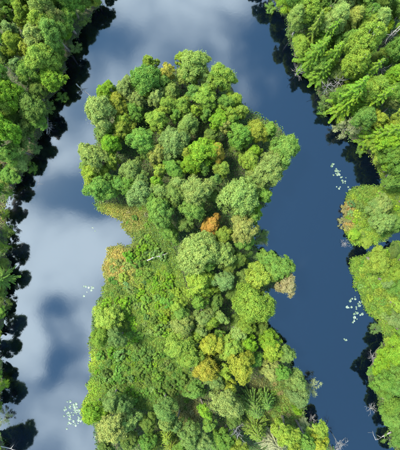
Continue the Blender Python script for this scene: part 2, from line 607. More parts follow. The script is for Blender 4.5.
def spruce(R, h, n_whorl, n_br, n_leaf, leaf, z0=0.12, droop=0.25, power=0.85, up=0.0, spike=0.0):
    """conifer: whorls of branches, needle sprays along each branch and its side twigs"""
    tb = Tubes(6)
    r0 = 0.05 + 0.012 * h
    tb.tube([(0, 0, -0.25), (0.02, 0, h * 0.3), (0.05, 0.03, h * 0.7), (0.04, 0.05, h * 0.995)], [r0 * 1.3, r0, r0 * 0.5, 0.015])
    P, Nn = [], []
    brs = []
    for w in range(n_whorl):
        f = (w + RS.uniform(-0.3, 0.3)) / n_whorl
        f = min(max(f, 0), 0.97)
        z = h * (z0 + (1 - z0) * f)
        ln = R * (1 - f) ** power * RS.uniform(0.85, 1.1) + 0.12
        nb = max(4, int(n_br * (1 - 0.35 * f)))
        a0 = RS.uniform(0, 2 * PI)
        for k in range(nb):
            a = a0 + 2 * PI * k / nb + RS.uniform(-0.2, 0.2)
            l = ln * RS.uniform(0.75, 1.15)
            brs.append((z, a, l))
    tot = sum(l for _, _, l in brs)
    for z, a, l in brs:
        n = int(n_leaf * l / tot)
        ca, sa = math.cos(a), math.sin(a)
        t = RS.uniform(0.08, 1, n) ** 0.8
        zz = up * l * t - droop * l * t ** 2
        w = (0.30 * l * (1 - 0.75 * t) + 0.05) * (1 - spike)
        side = RS.uniform(-1, 1, n) * w
        rad = l * t - np.abs(side) * 0.35
        x = ca * rad - sa * side
        y = sa * rad + ca * side
        zv = z + zz - np.abs(side) * 0.25 + RS.normal(size=n) * 0.04
        P.append(np.stack([x, y, zv], 1))
        Nn.append(np.stack([ca * 0.25 + RS.normal(size=n) * 0.48, sa * 0.25 + RS.normal(size=n) * 0.48, np.full(n, 0.85)], 1))
        tb_r = 0.012 + 0.012 * l
        tb.tube([(0, 0, z), (ca * l * 0.5, sa * l * 0.5, z + up * l * 0.5 - droop * l * 0.25), (ca * l, sa * l, z + up * l - droop * l)],
                [tb_r, tb_r * 0.7, 0.006])
    crown = leaves_mesh('crown', np.concatenate(P), np.concatenate(Nn), leaf, M_NEEDLE, aspect=0.38)
    return tb.mesh('trunk', M_BARK), crown


def branchy(h, R, n_main, depth, seed, r0, mat, upb=0.55, seg=5):
    """bare branching wood; returns mesh and twig end points"""
    rs = random.Random(seed)
    tb = Tubes(seg)
    ends = []

    def grow(p, d, ln, r, k):
        n = 3
        pts, rad = [p.copy()], [r]
        q = p.copy()
        dd = d.copy()
        for i in range(n):
            dd = (dd + Vector((rs.uniform(-.22, .22), rs.uniform(-.22, .22), rs.uniform(-.1, .18)))).normalized()
            q = q + dd * (ln / n)
            pts.append(q.copy()); rad.append(max(r * (1 - (i + 1) / (n + 0.4)), 0.006))
        tb.tube(pts, rad)
        ends.extend(pts[1:])
        if k > 0:
            for j in range(rs.randint(2, 4)):
                t = rs.uniform(0.3, 1.0)
                b = pts[min(n, max(1, round(t * n)))]
                nd = (dd + Vector((rs.uniform(-1, 1), rs.uniform(-1, 1), rs.uniform(-.3, .5)))).normalized()
                grow(b, nd, ln * rs.uniform(0.4, 0.65), r * 0.5, k - 1)

    tb.tube([(0, 0, -0.2), (0.03, 0.02, h * 0.5), (0.08, -0.05, h)], [r0, r0 * 0.75, r0 * 0.25])
    for i in range(n_main):
        a = 2 * PI * i / n_main + rs.uniform(-.4, .4)
        z = h * rs.uniform(0.35, 0.97)
        d = Vector((math.cos(a), math.sin(a), upb * rs.uniform(0.2, 1.4))).normalized()
        grow(Vector((0.05, 0, z)), d, R * rs.uniform(0.6, 1.0), r0 * 0.42, depth)
    return tb.mesh('trunk', mat), ends


def willow(h, R, seed, n_leaf, leaf):
    """loose feathery bush: wood and sparse leaves at its twigs"""
    tr, ends = branchy(h * 0.5, R, 9, 2, seed, 0.05, M_DEAD, upb=0.9)
    e = np.array([tuple(p) for p in ends])
    idx = RS.randint(0, len(e), n_leaf)
    p = e[idx] + RS.normal(size=(n_leaf, 3)) * 0.13
    return tr, leaves_mesh('crown', p, RS.normal(size=(n_leaf, 3)) + np.array([0, 0, 0.8]), leaf, M_LEAF, aspect=0.4)


PROTO = {}    # kind -> list of (R, h, hc, parts{name: mesh})


def add_proto(kind, R, h, hc, trunk, crown):
    PROTO.setdefault(kind, []).append((R, h, hc, trunk, crown))


for i in range(4):
    t_, c_ = broadleaf(3.1, 9.2 + 0.3 * i, 3.0, (70, 90, 60, 80)[i], 46000, 0.085, M_BARK, fuzz=(0.2, 0.35, 0.15, 0.3)[i], puff=1.1)
    add_proto('BL', 3.1, 9.2 + 0.3 * i, 6.2 + 0.3 * i, t_, c_)
for i in range(7):
    t_, c_ = broadleaf(2.15, 8.0 + 0.3 * i, 2.5, (46, 62, 38, 54, 42, 70, 50)[i], 25000, 0.077, M_BARK, fuzz=(0.15, 0.35, 0.2, 0.45, 0.12, 0.3, 0.2)[i], puff=(1.25, 1.05, 1.35, 1.1, 1.3, 1.0, 1.2)[i])
    add_proto('BM', 2.15, 8.0 + 0.3 * i, 5.6 + 0.3 * i, t_, c_)
for i in range(5):
    t_, c_ = broadleaf(1.3, 6.8 + 0.2 * i, 1.8, (26, 34, 22, 30, 28)[i], 12000, 0.07, M_BARK, fuzz=(0.15, 0.4, 0.2, 0.3, 0.2)[i], puff=1.3)
    add_proto('BS', 1.3, 6.8 + 0.2 * i, 5.2 + 0.2 * i, t_, c_)
for i in range(4):
    t_, c_ = broadleaf(2.05, 12.5 + 0.5 * i, 4.6, (74, 90, 66, 82)[i], 31000, 0.077, M_BIRCH, fuzz=(0.2, 0.45, 0.3, 0.2)[i], puff=1.2)
    add_proto('T', 2.05, 12.5 + 0.5 * i, 8.6, t_, c_)
for i in range(3):
    t_, c_ = spruce(2.3, 13.0 + 0.7 * i, 19, 8, 21000, 0.085, spike=0.25, droop=0.32)
    add_proto('S', 2.2, 12.5 + 0.7 * i, 5.5, t_, c_)
for i in range(4):
    t_, c_ = spruce(2.0, 5.4 + 0.3 * i, 13, 15, 14000, 0.07, z0=0.16, droop=0.2, power=0.8, up=0.22, spike=0.68)
    add_proto('P', 1.95, 5.4 + 0.3 * i, 2.6, t_, c_)
for i in range(3):
    t_, c_ = willow(3.0, 1.7, 40 + i, 2600, 0.085)
    add_proto('W', 1.9, 3.0, 2.0, t_, c_)
for i in range(3):
    t_, e_ = branchy(5.2, 1.9, 15, 2, 60 + i, 0.12, M_DEAD, upb=0.25)
    add_proto('D', 2.1, 5.2, 3.6, t_, None)
for i in range(2):
    t_, e_ = branchy(13.0, 1.0, 7, 0, 80 + i, 0.17, M_DEAD, upb=0.1, seg=7)
    add_proto('N', 1.0, 13.0, 6.5, t_, None)


def shrub_proto(R, h, n_leaf, leaf):
    pts, nr = [], []
    K = 22
    for k in range(K):
        a, rr = RS.uniform(0, 2 * PI), R * 0.95 * math.sqrt(RS.rand())
        rp = R * RS.uniform(0.16, 0.32)
        c = np.array([rr * math.cos(a) * 1.15, rr * math.sin(a) * 0.9, h * RS.uniform(0.4, 0.85) * (1 - 0.4 * (rr / R) ** 2)])
        n = n_leaf // K
        d = sphere_dirs(n)
        d[:, 2] = np.abs(d[:, 2]) * 1.1 - 0.25
        d /= np.linalg.norm(d, axis=1, keepdims=True)
        p = c + d * rp * RS.uniform(0.45, 1.15, n)[:, None]
        p[:, 2] = np.maximum(p[:, 2], 0.05)
        pts.append(p); nr.append(d + RS.normal(size=(n, 3)) * 0.5 + np.array([0, 0, 0.4]))
    crown = leaves_mesh('foliage', np.concatenate(pts), np.concatenate(nr), leaf, M_LEAF)
    tb = Tubes(5)
    for k in range(6):
        a = k * PI / 3 + RS.uniform(-.3, .3)
        tb.tube([(0, 0, -0.1), (R * .3 * math.cos(a), R * .3 * math.sin(a), h * .35), (R * .6 * math.cos(a), R * .6 * math.sin(a), h * .6)],
                [0.03, 0.02, 0.008])
    return tb.mesh('stem', M_BARK), crown


SHRUBS = [shrub_proto(0.8, 0.75 + 0.12 * i, 3200, 0.062) for i in range(6)]

# ------------------------------------------------------------------ where the trees stand
# photo-u photo-v crown-radius(px) kind colour; kind B picks a size by radius
ISLAND_TREES = """
109 90 9 B b|96 115 13 B p|120 103 9 B y|128 87 9 B p|144 75 13 B g|152 62 6 B l|134 114 8 B g|135 98 8 B p
144 92 6 B l|154 97 7 B p|157 117 10 B l|123 128 10 B y|142 136 11 B g|101 134 8 B t|123 118 6 B l
112 146 9 B b|113 160 7 B l|94 157 12 B p|95 176 11 B l|102 190 12 B g|88 168 8 B p|118 182 9 B g|133 172 10 B p|129 184 9 B g
140 195 12 B t|154 184 6 B b|155 155 9 B k|146 174 6 B t|157 207 10 B g
165 69 7 B a|179 59 6 B l|196 60 13 B p|194 76 7 B l|219 78 12 B l|170 88 8 B p|168 103 8 B l|183 108 9 B l
191 92 7 B g|204 98 10 B l|197 111 5 B l|191 124 9 B p|218 120 9 B b|226 98 7 B g|221 106 5 B l|186 71 8 B g|156 77 8 B g
170 143 14 B t|183 152 6 B y|188 165 9 B b|172 167 9 B g|162 171 6 B l|206 149 13 B b|219 154 8 B c|219 169 7 B l|206 164 8 B g
176 182 8 B p|196 188 13 B p|160 193 9 B p|178 198 9 B p|191 209 11 B g
232 98 8 B l|230 112 7 B l|242 113 6 B l|228 123 6 B k|256 128 10 B y|242 134 11 B g|270 129 7 B g|283 150 14 B g
257 149 6 B b|248 164 9 B l|268 174 15 B p|243 199 18 B p|246 185 6 B b|265 207 7 B b|269 192 7 B g|210 224 8 B o
170 236 8 B g|158 217 11 B g|195 251 18 B p|224 238 8 B l|224 254 11 B p|220 281 9 B t|196 282 12 B l|205 268 7 B g
244 230 12 B k|248 243 8 B g|265 236 9 W t|273 243 6 W w|278 268 14 B g|259 275 12 B l|284 287 9 B n|246 281 9 B d|230 270 7 B d|250 258 6 W g
253 309 17 B l|249 327 8 B l|232 348 10 B l|235 334 7 B p|249 346 8 B b|271 340 9 B b|273 353 9 B l|288 357 8 B p|270 370 9 B k
222 346 7 B y|257 358 6 B g|244 373 12 B y|226 374 7 B l|284 371 7 B g|210 292 8 B l|199 299 7 B g|201 314 8 B p|210 322 8 B l
200 330 6 B p|184 326 10 B k|180 342 12 B l|192 354 11 B l|199 338 6 B l|210 347 9 B y|220 318 6 B p|220 334 5 B g|206 367 11 B a
214 383 9 B p|221 405 13 B k|227 387 7 B y|201 412 6 B b|194 390 8 B g|162 408 10 B t|165 422 7 B p|178 424 6 B t
166 435 9 P l|154 446 8 P l|171 447 8 P l|192 440 10 B t|212 427 6 B g|218 444 9 P g|252 404 12 P g|265 403 9 P g|256 428 11 P l
238 433 7 D w|228 439 9 B g|241 447 8 B l|274 444 12 P w|290 434 11 B l|295 447 7 B l|298 411 4 B b|296 398 9 B t|294 384 9 B t
313 390 9 W w|318 438 11 B l|323 447 7 B y|304 424 6 W w|313 421 4 D w|341 447 6 D w
107 322 13 B l|98 336 8 B l|117 341 8 B t|92 414 10 B b|114 424 13 B k|130 422 10 B p|110 402 8 B p|102 438 6 W n|106 447 7 B d
124 408 8 B t|131 441 9 B d|150 423 8 B d|145 442 8 B g|180 450 7 B g|182 132 7 B d|147 152 6 B d|238 150 7 B d|212 134 7 B d
207 112 6 B g|236 122 6 B g|176 118 6 B g|147 116 5 B d|212 198 6 B d|216 182 6 B t|186 226 7 B d|240 262 7 B d|236 296 8 B d
216 306 7 B d|236 322 6 B d|262 330 6 B d|216 360 7 B d|236 360 6 B d|186 312 7 B g|178 308 6 B l|234 418 7 B d|207 440 7 B t|306 440 7 B g
99 112 7 D w|107 128 6 B g|255 219 6 B g|262 192 6 B g|181 78 6 B p|205 80 6 B p|164 80 6 B g|210 90 6 B g
"""
LEFT_TREES = """
9 5 6 B y|10 15 6 B g|26 14 9 B l|39 8 11 B p|42 24 10 B l|52 12 9 B k|38 38 11 B p|56 34 11 B g|54 48 9 B g|7 43 9 B l
10 33 7 B t|24 48 7 B y|19 60 7 B t|40 61 14 B l|48 74 12 B b|22 69 9 B g|8 91 14 B b|4 56 8 B d|66 61 8 D n|68 22 10 B g
74 8 10 B g|67 36 8 B b|60 5 9 B d|4 22 6 B n|93 5 11 B l|84 19 7 W t|28 106 13 B d|12 113 9 B d|6 128 12 B b|24 135 12 B d
38 119 9 B g|46 106 8 W t|47 127 5 D w|6 152 9 B g|18 160 9 B p|17 149 6 B t|10 174 9 B g|4 184 6 B k|6 193 6 W g
2 214 6 W l|6 230 7 W d|2 246 6 W g|3 278 11 P g|3 306 7 W d|1 386 6 W b|1 421 6 W w|34 92 9 B d|30 26 8 B d|56 62 8 B d
78 -4 9 B d|90 -14 10 B g|105 -22 10 B g|119 -40 10 B d|60 -12 10 B g|40 -10 10 B l|20 -8 10 B g|0 -8 10 B g|-8 12 9 B l|-8 34 9 B g
-8 70 11 B g|-9 108 11 B l|-10 140 11 B g|-8 166 10 B d|-12 190 10 B g|-16 214 10 B g|-18 238 11 B d|-18 262 11 B g|-20 292 11 B g|-20 318 10 B d
-22 346 11 B g|-20 372 10 B g|-20 398 10 B d|-24 426 11 B g|-10 474 15 T d|-30 500 12 B g|-6 502 10 B d
2 258 6 B g|8 263 5 B d|4 292 6 B d|5 308 6 B g|0 330 6 B d|-1 350 6 B g|2 372 6 B g|2 398 6 B d|0 440 6 B g
36 148 6 W t|30 168 6 W g|74 46 6 W t|60 96 6 W g
"""
RIGHT_TREES = """
285 6 10 B b|300 6 8 B g|310 8 10 B l|302 17 8 T p|302 44 8 T l|314 35 9 S l|312 52 11 S b|300 69 6 D n|317 77 10 S b|309 66 7 B g
348 5 9 T p|363 6 9 T g|332 18 10 T p|325 12 7 B l|348 19 8 T k|361 15 7 T g|362 29 8 T l|379 22 9 T p|389 26 5 B b|346 38 7 T g
323 36 9 S b|364 46 13 T l|354 58 10 T l|332 58 10 S b|340 80 8 D w|328 87 7 D n|380 68 9 D w|396 52 10 B g|398 8 9 B d|360 82 11 S b
378 84 10 T l|391 77 8 T b|382 4 9 T d|354 97 12 S b|338 110 11 S b|370 102 11 S b|368 118 9 B g|382 118 9 B y|374 127 7 D n|348 128 9 W w
380 134 11 S b|391 142 11 B b|397 127 8 B l|392 156 11 B g|397 104 6 B k|327 102 7 W t|344 96 8 B g|388 100 8 B d|396 88 8 B g|370 66 8 B d
334 40 8 B d|340 70 8 B d|356 70 8 B d|372 58 8 B d|318 24 8 B g|400 68 8 B g|386 56 7 B d|322 66 7 B g|378 146 8 B l|384 158 7 B l|396 168 8 B g
386 40 6 N w|391 38 5 N w|381 221 10 B p|385 203 9 B p|376 206 8 B p|396 184 8 B g|390 165 8 B b|350 235 5 B b|357 242 5 B l|341 243 4 D w
398 222 7 B g|376 260 12 B l|394 273 9 B l|389 250 6 B d|399 288 8 B g|387 281 6 B t|398 322 7 B t|396 352 12 B b|383 367 10 B b|397 373 10 B g
374 358 5 D n|382 381 10 B g|396 388 10 B g|389 394 8 B g|380 405 5 B g|373 410 5 D w|390 405 8 B g|396 423 8 B g|395 432 5 B b|378 330 6 W t
384 352 7 B b|390 340 7 B l|376 372 6 B g|396 410 7 B d|392 442 6 W g|346 210 5 W n|346 222 5 W n|400 306 7 B l
262 -42 11 B d|278 -28 11 B g|248 -58 11 B d|296 -10 10 B g|312 -12 10 B l|330 -8 10 B g|350 -12 10 B g|370 -12 10 B d|390 -10 10 B g|408 6 10 B g
410 30 10 B g|410 60 10 B d|410 90 10 B g|410 115 10 B l|410 140 10 B g|410 170 10 B g|412 200 10 B g|414 262 10 B l|412 300 10 B g|410 335 10 B g
412 362 11 B b|410 390 10 B g|408 416 10 B d|408 440 10 B g|412 464 10 B g|270 8 6 W g|292 32 6 W t|322 112 6 W g|362 146 6 W g
"""


def parse(txt, where):
    out = []
    for tok in txt.replace('\n', '|').split('|'):
        tok = tok.split()
        if len(tok) == 5:
            out.append([float(tok[0]), float(tok[1]), float(tok[2]), tok[3], tok[4], where])
    return out


TREES = parse(ISLAND_TREES, 'island') + parse(LEFT_TREES, 'left') + parse(RIGHT_TREES, 'right')
KIND_NAME = {'B': 'broadleaf_tree', 'T': 'birch_tree', 'S': 'spruce_tree', 'P': 'young_pine_tree', 'W': 'willow_bush', 'D': 'dead_tree', 'N': 'bare_snag'}
KIND_WORD = {'B': 'broadleaf tree', 'T': 'tall birch', 'S': 'spruce', 'P': 'star-shaped pine', 'W': 'feathery bush', 'D': 'dead tree', 'N': 'leaning bare trunk'}
KIND_CAT = {'B': 'tree', 'T': 'tree', 'S': 'tree', 'P': 'tree', 'W': 'bush', 'D': 'dead tree', 'N': 'dead tree'}

# ---- placing: size from the crown's radius, distance from its height above the ground it stands on
PLACED = []
for i, (u, v, r, kind, col, where) in enumerate(TREES):
    rr = random.Random(i * 17 + 3)
    if kind == 'B':
        key = 'BL' if r >= 13.5 else ('BM' if r >= 7.5 else 'BS')
    else:
        key = kind
    R, h, hc, trunk, crown = PROTO[key][rr.randrange(len(PROTO[key]))]
    s = 1.0
    for _ in range(4):
        s = r * 1.25 * (H - hc * s) / F / R
        if key == 'N':
            s = 1.0
    zs = 1.0
    if key == 'BS':
        zs = max(1.0, min(1.45, 5.8 / (h * s)))
    if key == 'S':
        zs = max(1.0, min(1.6, 11.5 / (h * s)))
    if key == 'T':
        zs = max(1.0, min(1.7, 11.5 / (h * s)))
    if col == 'd' and key in ('BS', 'BM'):
        zs *= 0.72            # understorey
    if key == 'D':
        zs = max(1.0, (9.0 if where == 'island' and u < 300 else 6.5) / (h * s)) if r > 5.5 else 1.0
    if col == 'c':
        zs *= 1.25
    if (u, v) == (107, 322):
        zs *= 0.55
    if where != 'island' and key in ('BM', 'BL') and col != 'd':
        zs *= 1.25
    if where == 'right' and v > 192:
        zs *= 0.66
    zs *= rr.uniform(0.95, 1.06)
    x, y = at(u, v, hc * s * zs + 0.4)
    PLACED.append(dict(u=u, v=v, r=r, kind=kind, col=col, where=where, key=key, s=s, zs=zs, x=x, y=y, trunk=trunk, crown=crown, rr=rr))
P_HC = {k: PROTO[k][0][2] for k in PROTO}
for _ in range(10):                       # shore trees are lower, so that their feet stay on the bank
    d = land_at(np.array([(p['x'], p['y']) for p in PLACED]))
    for p, dd in zip(PLACED, d):
        lo = {'S': 0.72, 'T': 0.66, 'B': 0.5}.get(p['kind'], 0.6)
        if dd < (-1.6 if p['kind'] == 'W' or (p['kind'] == 'D' and p['r'] < 6.5) else 0.35):
            if p.setdefault('k', 1.0) > lo:
                p['k'] *= 0.88
                p['x'], p['y'] = at(p['u'], p['v'], P_HC[p['key']] * p['s'] * p['zs'] * p['k'] + 0.4)
            else:
                q = math.hypot(p['x'], p['y'])
                sg = -1 if p['where'] == 'island' else 1
                p['x'] *= 1 + sg * 0.5 / q; p['y'] *= 1 + sg * 0.5 / q
for p in PLACED:
    p['zs'] *= p.get('k', 1.0)
print('off land:', [(p['u'], p['v'], round(float(q), 2)) for p, q in zip(PLACED, land_at(np.array([(p['x'], p['y']) for p in PLACED]))) if q < -1.7])
FEET = np.array([(p['x'], p['y']) for p in PLACED])

wm = bpy.data.meshes.new('lake_water')
W0 = 160
wm.from_pydata([(-W0, -W0, 0), (W0, -W0, 0), (W0, W0, 0), (-W0, W0, 0)], [], [(0, 1, 2, 3)])
wm.materials.append(M_WATER)
water = link('lake_water', wm)
water['kind'] = 'structure'
water['label'] = 'calm dark blue lake mirroring the cloudy sky'

# ------------------------------------------------------------------ labels that single out each tree
LANDMARKS = [('the round orange tree', 210, 224, 24), ('the golden crown below the meadow', 206, 367, 22), ('the tan tree on the right shore', 284, 287, 22),
             ('the notch in the left shore', 137, 238, 24), ('the pale log in the meadow', 158, 256, 20),
             ('the orange-tipped bright crown', 220, 155, 24), ('the bright green bush by white lilies', 92, 414, 22),
             ('the narrow creek', 380, 244, 20), ('the standing bare trunks', 389, 39, 20)]
ZONES = {
    'island': [("at the island's top left point", 150, 68), ("at the island's top", 200, 68), ("on the island's upper left shore", 100, 105),
               ("in the island's upper middle", 180, 110), ("on the island's upper right shore", 240, 108), ("on the island's left shore above the notch", 98, 165),
               ("left of centre above the notch", 135, 160), ("in the upper middle of the island", 185, 165),
               ("on the island's right bulge", 270, 155), ("on the island's middle right shore", 258, 205), ("in the island's middle", 195, 250),
               ("on the right shore by the small cove", 262, 255), ("right of the meadow", 192, 320), ("on the island's lower right shore", 275, 345),
               ("inland of the lower right shore", 235, 345), ("by the lower clearing", 250, 405), ("on the island's bottom right shore", 308, 425),
               ("at the island's bottom edge", 180, 435), ("on the island's bottom left shore", 110, 430), ("on the island's left shore beside the meadow", 105, 330)],
    'left': [("at the left bank's top corner", 15, 15), ("at the top of the left bank's shore", 75, 15), ("inland on the upper left bank", 20, 60),
             ("on the left bank's upper shore", 52, 55), ("on the left bank's middle shore", 40, 115), ("inland on the middle left bank", 8, 110),
             ("on the left bank where it narrows", 10, 165), ("on the left edge's thin shore", 2, 230), ("on the lower left edge", 0, 350), ("at the bottom left corner", -5, 460)],
    'right': [("at the top of the right bank's shore", 290, 10), ("at the right bank's top edge", 345, 10), ("in the top right corner", 390, 20),
              ("on the right bank's upper shore", 308, 60), ("inland on the upper right bank", 360, 55), ("near the upper right edge", 395, 75),
              ("on the right bank's steep conifer shore", 340, 100), ("on the right bank above the creek meadow", 380, 130),
              ("in the right bank's meadow above the creek", 375, 205), ("in the right bank's marsh below the creek", 380, 275),
              ("on the right bank's lower shore", 380, 365), ("in the lower right corner", 392, 420)],
}
ORD = ['first', 'second', 'third', 'fourth', 'fifth', 'sixth', 'seventh', 'eighth', 'ninth', 'tenth', 'eleventh', 'twelfth']
desc = {}
for p in PLACED:
    size = '' if p['kind'] in 'DN' else ('small' if p['r'] < 7.5 else ('large' if p['r'] >= 12.5 else ''))
    word = WORD[p['col']]
    if p['kind'] in 'DN':
        word = {'w': 'pale grey', 'n': 'tan'}.get(p['col'], 'grey')
    out = p['u'] < -2 or p['u'] > 402 or p['v'] < -2 or p['v'] > 452
    place = None
    if not out:
        for nm, lu, lv, lr in LANDMARKS:
            du, dv = p['u'] - lu, p['v'] - lv
            dd = math.hypot(du, dv)
            if 3 < dd < lr:
                side = ('right of' if du > 0 else 'left of') if abs(du) > abs(dv) else ('below' if dv > 0 else 'above')
                place = '%s %s' % (side, nm)
                break
    if place is None:
        place = min(ZONES[p['where']], key=lambda q: math.hypot(q[1] - p['u'], q[2] - p['v']))[0]
    if out:
        place = 'beyond the %s photo edge' % ('left' if p['u'] < -2 and 0 <= p['v'] <= 450 else 'right' if p['u'] > 402 and 0 <= p['v'] <= 450 else 'top' if p['v'] < 0 else 'bottom')
        size = ''
    p['out'] = out
    p['desc'] = (size, word, KIND_WORD[p['kind']], place)
    desc.setdefault(p['desc'], []).append(p)
for key, lst in desc.items():
    size, word, kw, place = key
    base = ' '.join(x for x in (size, word, kw, place) if x)
    if len(lst) == 1:
        lst[0]['label'] = base
        continue
    su = max(q['u'] for q in lst) - min(q['u'] for q in lst)
    sv = max(q['v'] for q in lst) - min(q['v'] for q in lst)
    ax, nm = ('u', 'from the left') if su > sv else ('v', 'from the top')
    lst.sort(key=lambda q: q[ax])
    for k, q in enumerate(lst):
        q['label'] = '%s, %s %s' % (base, ORD[k] if k < 12 else 'last', nm)
SPECIAL = {(210, 224): 'small round orange autumn tree at the middle of the island', (206, 367): 'golden yellow broadleaf tree standing right below the meadow shrubs',
           (284, 287): 'tan brown-leaved tree leaning over the right shore of the island', (219, 154): 'small orange tree crown against the bright green crown',
           (92, 414): 'bright green bushy tree on the left shore beside the white lily pads',
           (238, 433): 'grey bare-branched dead tree among green crowns at the bottom of the island',
           (3, 278): 'green spiky young pine at the left edge of the photo',
           (243, 199): 'largest pale green crown, above right of the orange tree', (195, 251): 'large round pale green crown below left of the orange tree',
           (253, 309): 'large yellow-green crown on the right shore below the tan tree',
           (107, 322): 'round yellow-green crown alone on the left shore beside the meadow'}
GROUPS = {'island': 'trees on the island', 'left': 'trees on the left bank', 'right': 'trees on the right bank'}

bz = height(FEET)
for p, z in zip(PLACED, bz):
    rr = p['rr']
    root = link(KIND_NAME[p['kind']], None)
    root.empty_display_size = 0.5
    root.location = (p['x'], p['y'], float(z) - 0.05)
    tilt = 0.10 if p['kind'] not in 'N' else 0.0
    root.rotation_euler = (rr.uniform(-tilt, tilt), rr.uniform(-tilt, tilt), rr.uniform(0, 2 * PI))
    a = rr.uniform(0.87, 1.15)
    root.scale = (p['s'] * a, p['s'] / a, p['s'] * p['zs'])
    lab = SPECIAL.get((p['u'], p['v']), p['label'])
    root['label'] = lab
    root['category'] = KIND_CAT[p['kind']]
    root['group'] = GROUPS[p['where']] if not p['kind'] in 'WDN' else {'W': 'loose bushes along the shores', 'D': 'bare dead trees', 'N': 'standing bare trunks'}[p['kind']]
    link('trunk', p['trunk'], root)
    if p['crown'] is not None:
        c = link('crown', p['crown'], root)
        t = np.array(TINT[p['col']])
        t = t * rr.uniform(0.88, 1.12) * (0.8 if p['kind'] in 'SP' else 0.86 if p['where'] == 'right' and p['v'] > 150 else 1.0) * np.array([rr.uniform(0.93, 1.1), 1.0, rr.uniform(0.8, 1.15)])
        c.color = (*[float(q) for q in t], 1.0)

# ------------------------------------------------------------------ meadow shrubs, each its own thing
MEADOW = [(110, 253), (137, 245), (148, 232), (160, 246), (172, 262), (183, 296), (172, 316), (170, 352), (186, 370), (188, 392), (172, 398),
          (150, 404), (136, 404), (100, 396), (95, 388), (96, 350), (112, 350), (122, 334), (118, 312), (102, 306), (108, 285)]
MEADOW_R1 = [(350, 195), (372, 192), (400, 192), (402, 226), (386, 236), (370, 243), (353, 243), (347, 226)]
MEADOW_R2 = [(355, 260), (372, 254), (402, 246), (402, 340), (390, 332), (372, 308), (358, 288)]
CLEAR1 = [(262, 388), (282, 380), (290, 396), (298, 416), (286, 424), (268, 416), (254, 388)]
CLEAR2 = [(178, 396), (196, 396), (204, 408), (194, 424), (180, 418)]
NOTCH = [(100, 206), (118, 212), (140, 205), (156, 218), (150, 232), (138, 240), (128, 228), (118, 217)]


def inpoly(P, u, v):
    return sdf_poly(np.array(P, float), np.array([[u, v]]))[0]


def zone_col(u, v, rr):
    q = rr.random()
    if math.hypot(u - 118, v - 266) < 14:
        return 'y' if q < 0.5 else 'k'
    if math.hypot(u - 165, v - 296) < 24:
        return 'b' if q < 0.55 else ('l' if q < 0.85 else 'g')
    if math.hypot(u - 150, v - 318) < 16:
        return 'd' if q < 0.35 else ('g' if q < 0.7 else 't')
    if v > 345:
        return 'g' if q < 0.5 else ('d' if q < 0.72 else ('t' if q < 0.84 else 'b'))
    return 'g' if q < 0.34 else ('b' if q < 0.48 else ('l' if q < 0.66 else ('t' if q < 0.84 else 'd')))


SHRUB_LABELS = {}
SHRUB_MARKS = [('near the orange sedge by the notch', 120, 264), ('by the pale meadow log', 157, 254), ("at the meadow's upper right edge", 178, 280),
               ("in the meadow's upper middle", 150, 285), ("on the shore above the round crown", 108, 296), ("in the meadow's middle", 140, 315),
               ("at the meadow's right edge below its middle", 166, 318), ("right of the round shore crown", 124, 330), ("in the meadow's lower middle", 145, 350),
               ("on the meadow's lower left shore", 104, 362), ("at the meadow's lower right edge", 175, 378), ("at the meadow's bottom", 145, 390),
               ("at the meadow's bottom left", 112, 386),
               ('beside the reddish bushes above the creek', 352, 205), ("in the middle of the upper marsh", 372, 200), ('at the right photo edge above the creek', 396, 208),
               ("just above the creek", 366, 236), ('at the marsh shore below the creek', 358, 272), ('right of the round marsh tree', 394, 262),
               ('in the middle of the lower marsh', 378, 286), ('at the bottom of the lower marsh', 386, 318),
               ('in the lower right clearing', 276, 400), ('in the brown gap below the golden crown', 190, 408), ('on the sedge bank above the notch', 130, 216)]


def place_shrubs(poly, n, rmin, rmax, where, dens=0.72, colf=zone_col, seed=1, avoid_orange=True):
    rr = random.Random(seed)
    us, vs_ = [p[0] for p in poly], [p[1] for p in poly]
    done = []
    tries = 0
    while len(done) < n and tries < 14000:
        tries += 1
        u, v = rr.uniform(min(us), max(us)), rr.uniform(min(vs_), max(vs_))
        r = rr.uniform(rmin, rmax)
        if inpoly(poly, u, v) < r * 0.5:
            continue
        if avoid_orange and math.hypot(u - 118, v - 266) < 13 and rr.random() < 0.7:
            continue
        if any(math.hypot(u - a, v - b) < dens * (r + c) for a, b, c in done):
            continue
        done.append((u, v, r))
        x, y = at(u, v, 0.8)
        z = float(height(np.array([[x, y]]))[0])
        root = link('shrub', None)
        root.empty_display_size = 0.3
        root.location = (x, y, max(z, 0.0) - 0.04)
        root.rotation_euler = (0, 0, rr.uniform(0, 2 * PI))
        s = r * (H - 0.8) / F / 0.8
        root.scale = (s, s, s * rr.uniform(0.8, 1.25))
        col = colf(u, v, rr)
        root['category'] = 'shrub'
        root['group'] = '%s shrubs %s' % (WORD[col], where)
        near = min(SHRUB_MARKS, key=lambda q: math.hypot(q[1] - u, q[2] - v))[0]
        SHRUB_LABELS.setdefault(('small' if r < 0.5 * (rmin + rmax) else 'broad', WORD[col], near), []).append((u, v, root))
        st, fo = SHRUBS[rr.randrange(len(SHRUBS))]
        link('stem', st, root)
        f = link('foliage', fo, root)
        t = np.array(TINT[col]) * rr.uniform(0.8, 1.2) * np.array([rr.uniform(0.85, 1.15), 1.0, rr.uniform(0.8, 1.2)])
        f.color = (*[float(q) for q in t], 1.0)
    return done


def marsh_col(u, v, rr):
    q = rr.random()
    if u < 352 and q < 0.35:
        return 'n'
    return 'l' if q < 0.25 else ('g' if q < 0.6 else ('b' if q < 0.82 else ('d' if q < 0.9 else 't')))


def clear_col(u, v, rr):
    return rr.choice('gdgtn')


